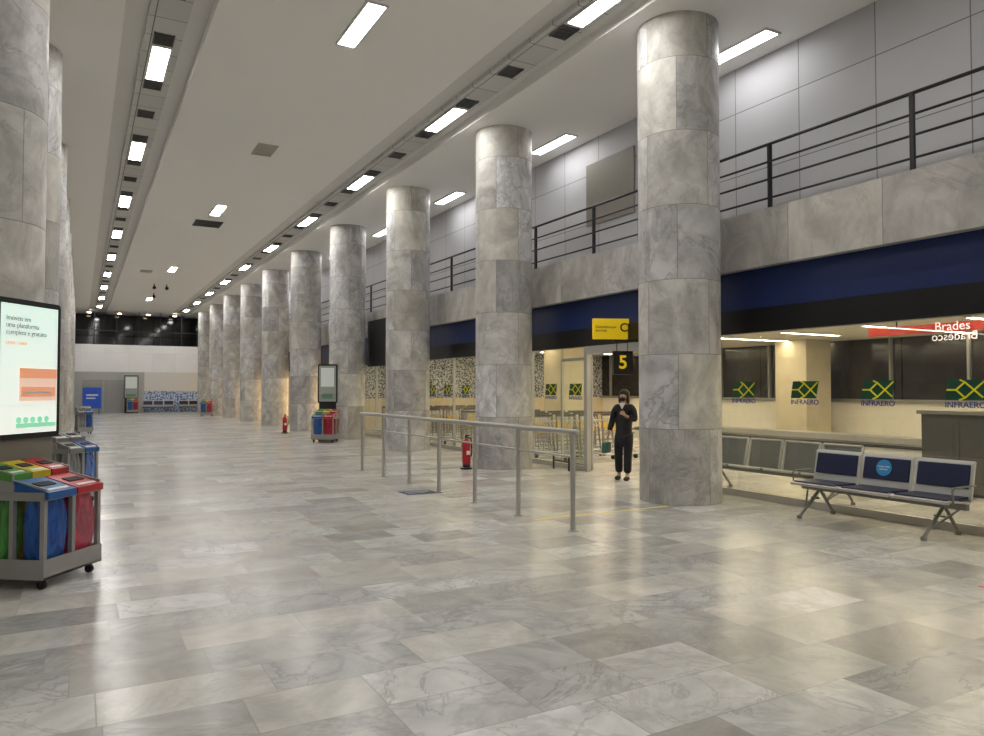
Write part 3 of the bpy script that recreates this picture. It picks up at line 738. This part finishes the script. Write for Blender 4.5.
def trolley(loc, rot):
    r = root('luggage_trolley', 'steel airport luggage trolley parked in a row', 'luggage trolley', loc, rot, 'parked luggage trolleys')
    B().tube([(-0.3, 0.4, 0.16), (-0.22, -0.5, 0.12), (0.22, -0.5, 0.12), (0.3, 0.4, 0.16), (-0.3, 0.4, 0.16)], 0.02, 8).tube([(-0.1, 0.4, 0.16), (-0.08, -0.5, 0.12)], 0.012, 6).tube([(0.1, 0.4, 0.16), (0.08, -0.5, 0.12)], 0.012, 6).done('base_frame', M_ALU, parent=r, smooth=True)
    b = B().tube([(-0.3, 0.4, 0.16), (-0.27, 0.5, 1.0), (0.27, 0.5, 1.0), (0.3, 0.4, 0.16)], 0.022, 8)
    for zz in (0.3, 0.42, 0.54): b.tube([(-0.28, 0.44, zz), (0.28, 0.44, zz)], 0.011, 6)
    for xx in (-0.14, 0.0, 0.14): b.tube([(xx, 0.42, 0.2), (xx, 0.46, 0.62)], 0.009, 6)
    b.done('upright_frame', M_GREYMETAL, parent=r, smooth=True)
    B().cyl((-0.28, 0.5, 1.02), (0.28, 0.5, 1.02), 0.028, 12).done('handle', M_HANDLE, parent=r, smooth=True)
    b = B()
    for i in range(6): b.tube([(-0.22+i*0.088, 0.46, 0.9), (-0.2+i*0.08, 0.25, 0.74), (-0.2+i*0.08, 0.23, 0.9)], 0.007, 5)
    b.tube([(-0.22, 0.23, 0.9), (0.22, 0.23, 0.9)], 0.011, 6)
    b.done('basket', M_ALU, parent=r)
    B().bb(-0.15, 0.15, 0.455, 0.47, 0.62, 0.8, 0.004).done('advert_panel', M_BACKPANEL, parent=r)
    for x, y in ((-0.28, 0.4), (0.28, 0.4), (0, -0.46)):
        B().cyl((x-0.02, y, 0.06), (x+0.02, y, 0.06), 0.06, 14).bb(x-0.028, x+0.028, y-0.01, y+0.01, 0.06, 0.14).done('wheel', M_RUBBER, parent=r, smooth=True)
    return r
t0 = trolley((9.6, 14.3, 0), 0)
for i in range(1, 4): dup(t0, (9.6+i*0.68, 14.3, 0))
for yy, n in ((15.5, 5), (16.7, 5), (18.0, 4), (20.6, 5), (21.8, 6), (23.0, 6), (24.2, 6)):
    for i in range(n): dup(t0, (9.6+i*0.68, yy, 0))
r = root('low_guard_rail', 'low black guard rail in front of the glazing', 'railing', (8.62, 12.3, 0), math.pi/2)
for x in (0, 0.55): B().cyl((x, 0, 0), (x, 0, 0.3), 0.02, 10).done('post', M_DARK, parent=r, smooth=True)
for z in (0.3, 0.18): B().cyl((-0.02, 0, z), (0.57, 0, z), 0.016, 10).done('rail', M_DARK, parent=r, smooth=True)

# ------------------------------------------------------------------ person
def skinmesh(name, verts, edges, mat, parent, sub=2, rootv=0):
    me = bpy.data.meshes.new(name); me.from_pydata([v[0] for v in verts], edges, [])
    o = bpy.data.objects.new(name, me); COL.objects.link(o)
    sk = o.modifiers.new('s', 'SKIN'); sk.use_smooth_shade = True
    ss = o.modifiers.new('u', 'SUBSURF'); ss.levels = sub; ss.render_levels = sub
    for i, v in enumerate(verts):
        rr = v[1]
        me.skin_vertices[0].data[i].radius = rr if isinstance(rr, tuple) else (rr, rr)
        me.skin_vertices[0].data[i].use_root = (i == rootv)
    dg = bpy.context.evaluated_depsgraph_get(); dg.update()
    m2 = bpy.data.meshes.new_from_object(o.evaluated_get(dg)); bpy.data.objects.remove(o)
    for p in m2.polygons: p.use_smooth = True
    m2.materials.clear(); m2.materials.append(mat)
    n = bpy.data.objects.new(name, m2); COL.objects.link(n); n.parent = parent
    return n
SKIN = plain('skin', (0.50, 0.29, 0.20), 0.5); CLOTH = plain('black_cloth', (0.012, 0.012, 0.016), 0.75, var=0.2); HAIR = plain('dark_hair', (0.012, 0.009, 0.008), 0.5)
PLOC, PROT = (8.66, 10.62, 0), math.radians(-58)
pr = root('person', 'standing in long black coat and face mask, holding green bag', 'person', PLOC, PROT)
V = [((0, 0, 0.88), (0.13, 0.09)), ((0, 0, 1.05), (0.105, 0.08)), ((0, 0.005, 1.25), (0.125, 0.085)), ((0, 0.01, 1.34), (0.08, 0.06)), ((0, 0.0, 1.40), 0.048),
     ((0, -0.01, 1.45), 0.055), ((0, -0.012, 1.51), (0.075, 0.088)), ((0, -0.005, 1.565), (0.072, 0.085)),
     ((-0.09, 0, 0.80), 0.085), ((-0.10, -0.01, 0.46), 0.055), ((-0.10, 0.02, 0.09), 0.036), ((-0.11, -0.1, 0.035), 0.03),
     ((0.09, 0, 0.80), 0.085), ((0.09, -0.06, 0.46), 0.055), ((0.085, -0.06, 0.09), 0.036), ((0.09, -0.18, 0.035), 0.03),
     ((-0.165, 0.01, 1.31), 0.05), ((-0.225, 0.02, 1.06), 0.038), ((-0.26, -0.09, 0.85), 0.026), ((-0.265, -0.12, 0.79), (0.03, 0.018)),
     ((0.165, 0.01, 1.31), 0.05), ((0.22, -0.01, 1.08), 0.038), ((0.10, -0.18, 1.17), 0.026), ((0.06, -0.195, 1.20), (0.018, 0.03))]
E = [(0, 1), (1, 2), (2, 3), (3, 4), (4, 5), (5, 6), (6, 7), (0, 8), (8, 9), (9, 10), (10, 11), (0, 12), (12, 13), (13, 14), (14, 15), (3, 16), (16, 17), (17, 18), (18, 19), (3, 20), (20, 21), (21, 22), (22, 23)]
def fingers(base, d, side, hub):
    base = Vector(base); d = Vector(d); side = Vector(side)
    for i, L in enumerate((0.065, 0.075, 0.07, 0.055)):
        p = base+side*(i-1.5)*0.019
        a = len(V); V.append((tuple(p+d*L*0.5), 0.0085)); V.append((tuple(p+d*L*0.85+Vector((0.0, 0.01, 0.0))), 0.007))
        E.append((hub, a)); E.append((a, a+1))
    a = len(V); V.append((tuple(base-d*0.02+side*0.04), 0.0095)); V.append((tuple(base+d*0.02+side*0.055), 0.008)); E.append((hub, a)); E.append((a, a+1))
fingers((-0.265, -0.125, 0.77), (0, -0.1, -1), (0, -1, 0), 19)
fingers((0.045, -0.195, 1.21), (-0.9, 0.0, 0.4), (0.3, 0, 0.9), 23)
skinmesh('body', V, E, SKIN, pr)
j = [((0, 0, 0.98), (0.16, 0.12)), ((0, 0, 1.08), (0.142, 0.11)), ((0, 0.005, 1.24), (0.162, 0.115)), ((0, 0.01, 1.335), (0.12, 0.085)), ((0, 0.0, 1.375), 0.06), ((0, -0.01, 0.78), (0.19, 0.15)), ((0, -0.015, 0.58), (0.195, 0.16)),
     ((-0.165, 0.01, 1.315), 0.072), ((-0.225, 0.02, 1.06), 0.062), ((-0.258, -0.075, 0.88), 0.05), ((0.165, 0.01, 1.315), 0.072), ((0.22, -0.01, 1.08), 0.062), ((0.125, -0.15, 1.155), 0.046)]
je = [(0, 1), (1, 2), (2, 3), (3, 4), (0, 5), (5, 6), (3, 7), (7, 8), (8, 9), (3, 10), (10, 11), (11, 12)]
skinmesh('coat', j, je, CLOTH, pr)
B().prism([(-0.05, 1.40), (0.05, 1.40), (0.0, 1.29)], -0.118, -0.06, 'y').done('collar', M_WHITE, parent=pr, label='light shirt collar')
t = [((0, 0, 0.90), (0.14, 0.105)), ((-0.09, 0, 0.78), 0.098), ((-0.10, -0.01, 0.46), 0.082), ((-0.10, 0.02, 0.12), 0.075), ((0.09, 0, 0.78), 0.098), ((0.09, -0.06, 0.46), 0.082), ((0.085, -0.06, 0.12), 0.075)]
skinmesh('trousers', t, [(0, 1), (1, 2), (2, 3), (0, 4), (4, 5), (5, 6)], CLOTH, pr)
for x, y in ((-0.105, 0.0), (0.088, -0.08)):
    B().sph((x, y-0.045, 0.042), (0.045, 0.125, 0.042), 16).done('shoe', M_RUBBER, parent=pr, smooth=True)
b = B().sph((0, 0.028, 1.562), (0.10, 0.10, 0.088), 20).sph((-0.075, 0.02, 1.47), (0.03, 0.055, 0.11), 14).sph((0.075, 0.02, 1.47), (0.03, 0.055, 0.11), 14).sph((0, 0.06, 1.45), (0.095, 0.065, 0.14), 14)
b.done('hair', HAIR, parent=pr, smooth=True)
B().sph((0, -0.065, 1.468), (0.058, 0.052, 0.038), 16).done('face_mask', CLOTH, parent=pr, smooth=True)
for s in (-1, 1):
    B().sph((s*0.03, -0.094, 1.522), (0.009, 0.006, 0.005), 10).done('eye', M_WHITE, parent=pr, smooth=True)
    B().sph((s*0.078, -0.0, 1.505), (0.012, 0.018, 0.028), 10).done('ear', SKIN, parent=pr, smooth=True)
hb = root('handbag', 'small green handbag hanging from the hand', 'bag', PLOC, PROT)
GB = plain('teal_bag', (0.05, 0.16, 0.13), 0.5)
B().box((-0.29, -0.13, 0.59), (0.10, 0.24, 0.2), 0.025).done('bag_body', GB, parent=hb)
B().tube([(-0.29, -0.20, 0.68), (-0.275, -0.16, 0.755), (-0.275, -0.10, 0.755), (-0.29, -0.06, 0.68)], 0.008, 8).done('bag_handle', GB, parent=hb, smooth=True)

# ------------------------------------------------------------------ camera, world, view
f = 740.0
cam = bpy.data.cameras.new('camera'); cam.sensor_width = 36; cam.lens = f/984*36; cam.clip_end = 200
co = bpy.data.objects.new('camera', cam); COL.objects.link(co)
co.location = (0, 0, 1.65)
co.rotation_euler = (math.radians(90+1.63), 0, -math.atan(412/740))
scene.camera = co
w = bpy.data.worlds.new('world'); scene.world = w; w.use_nodes = True
w.node_tree.nodes['Background'].inputs[0].default_value = (0.05, 0.055, 0.07, 1); w.node_tree.nodes['Background'].inputs[1].default_value = 0.3
scene.view_settings.view_transform = 'Standard'
scene.view_settings.exposure = 0.0
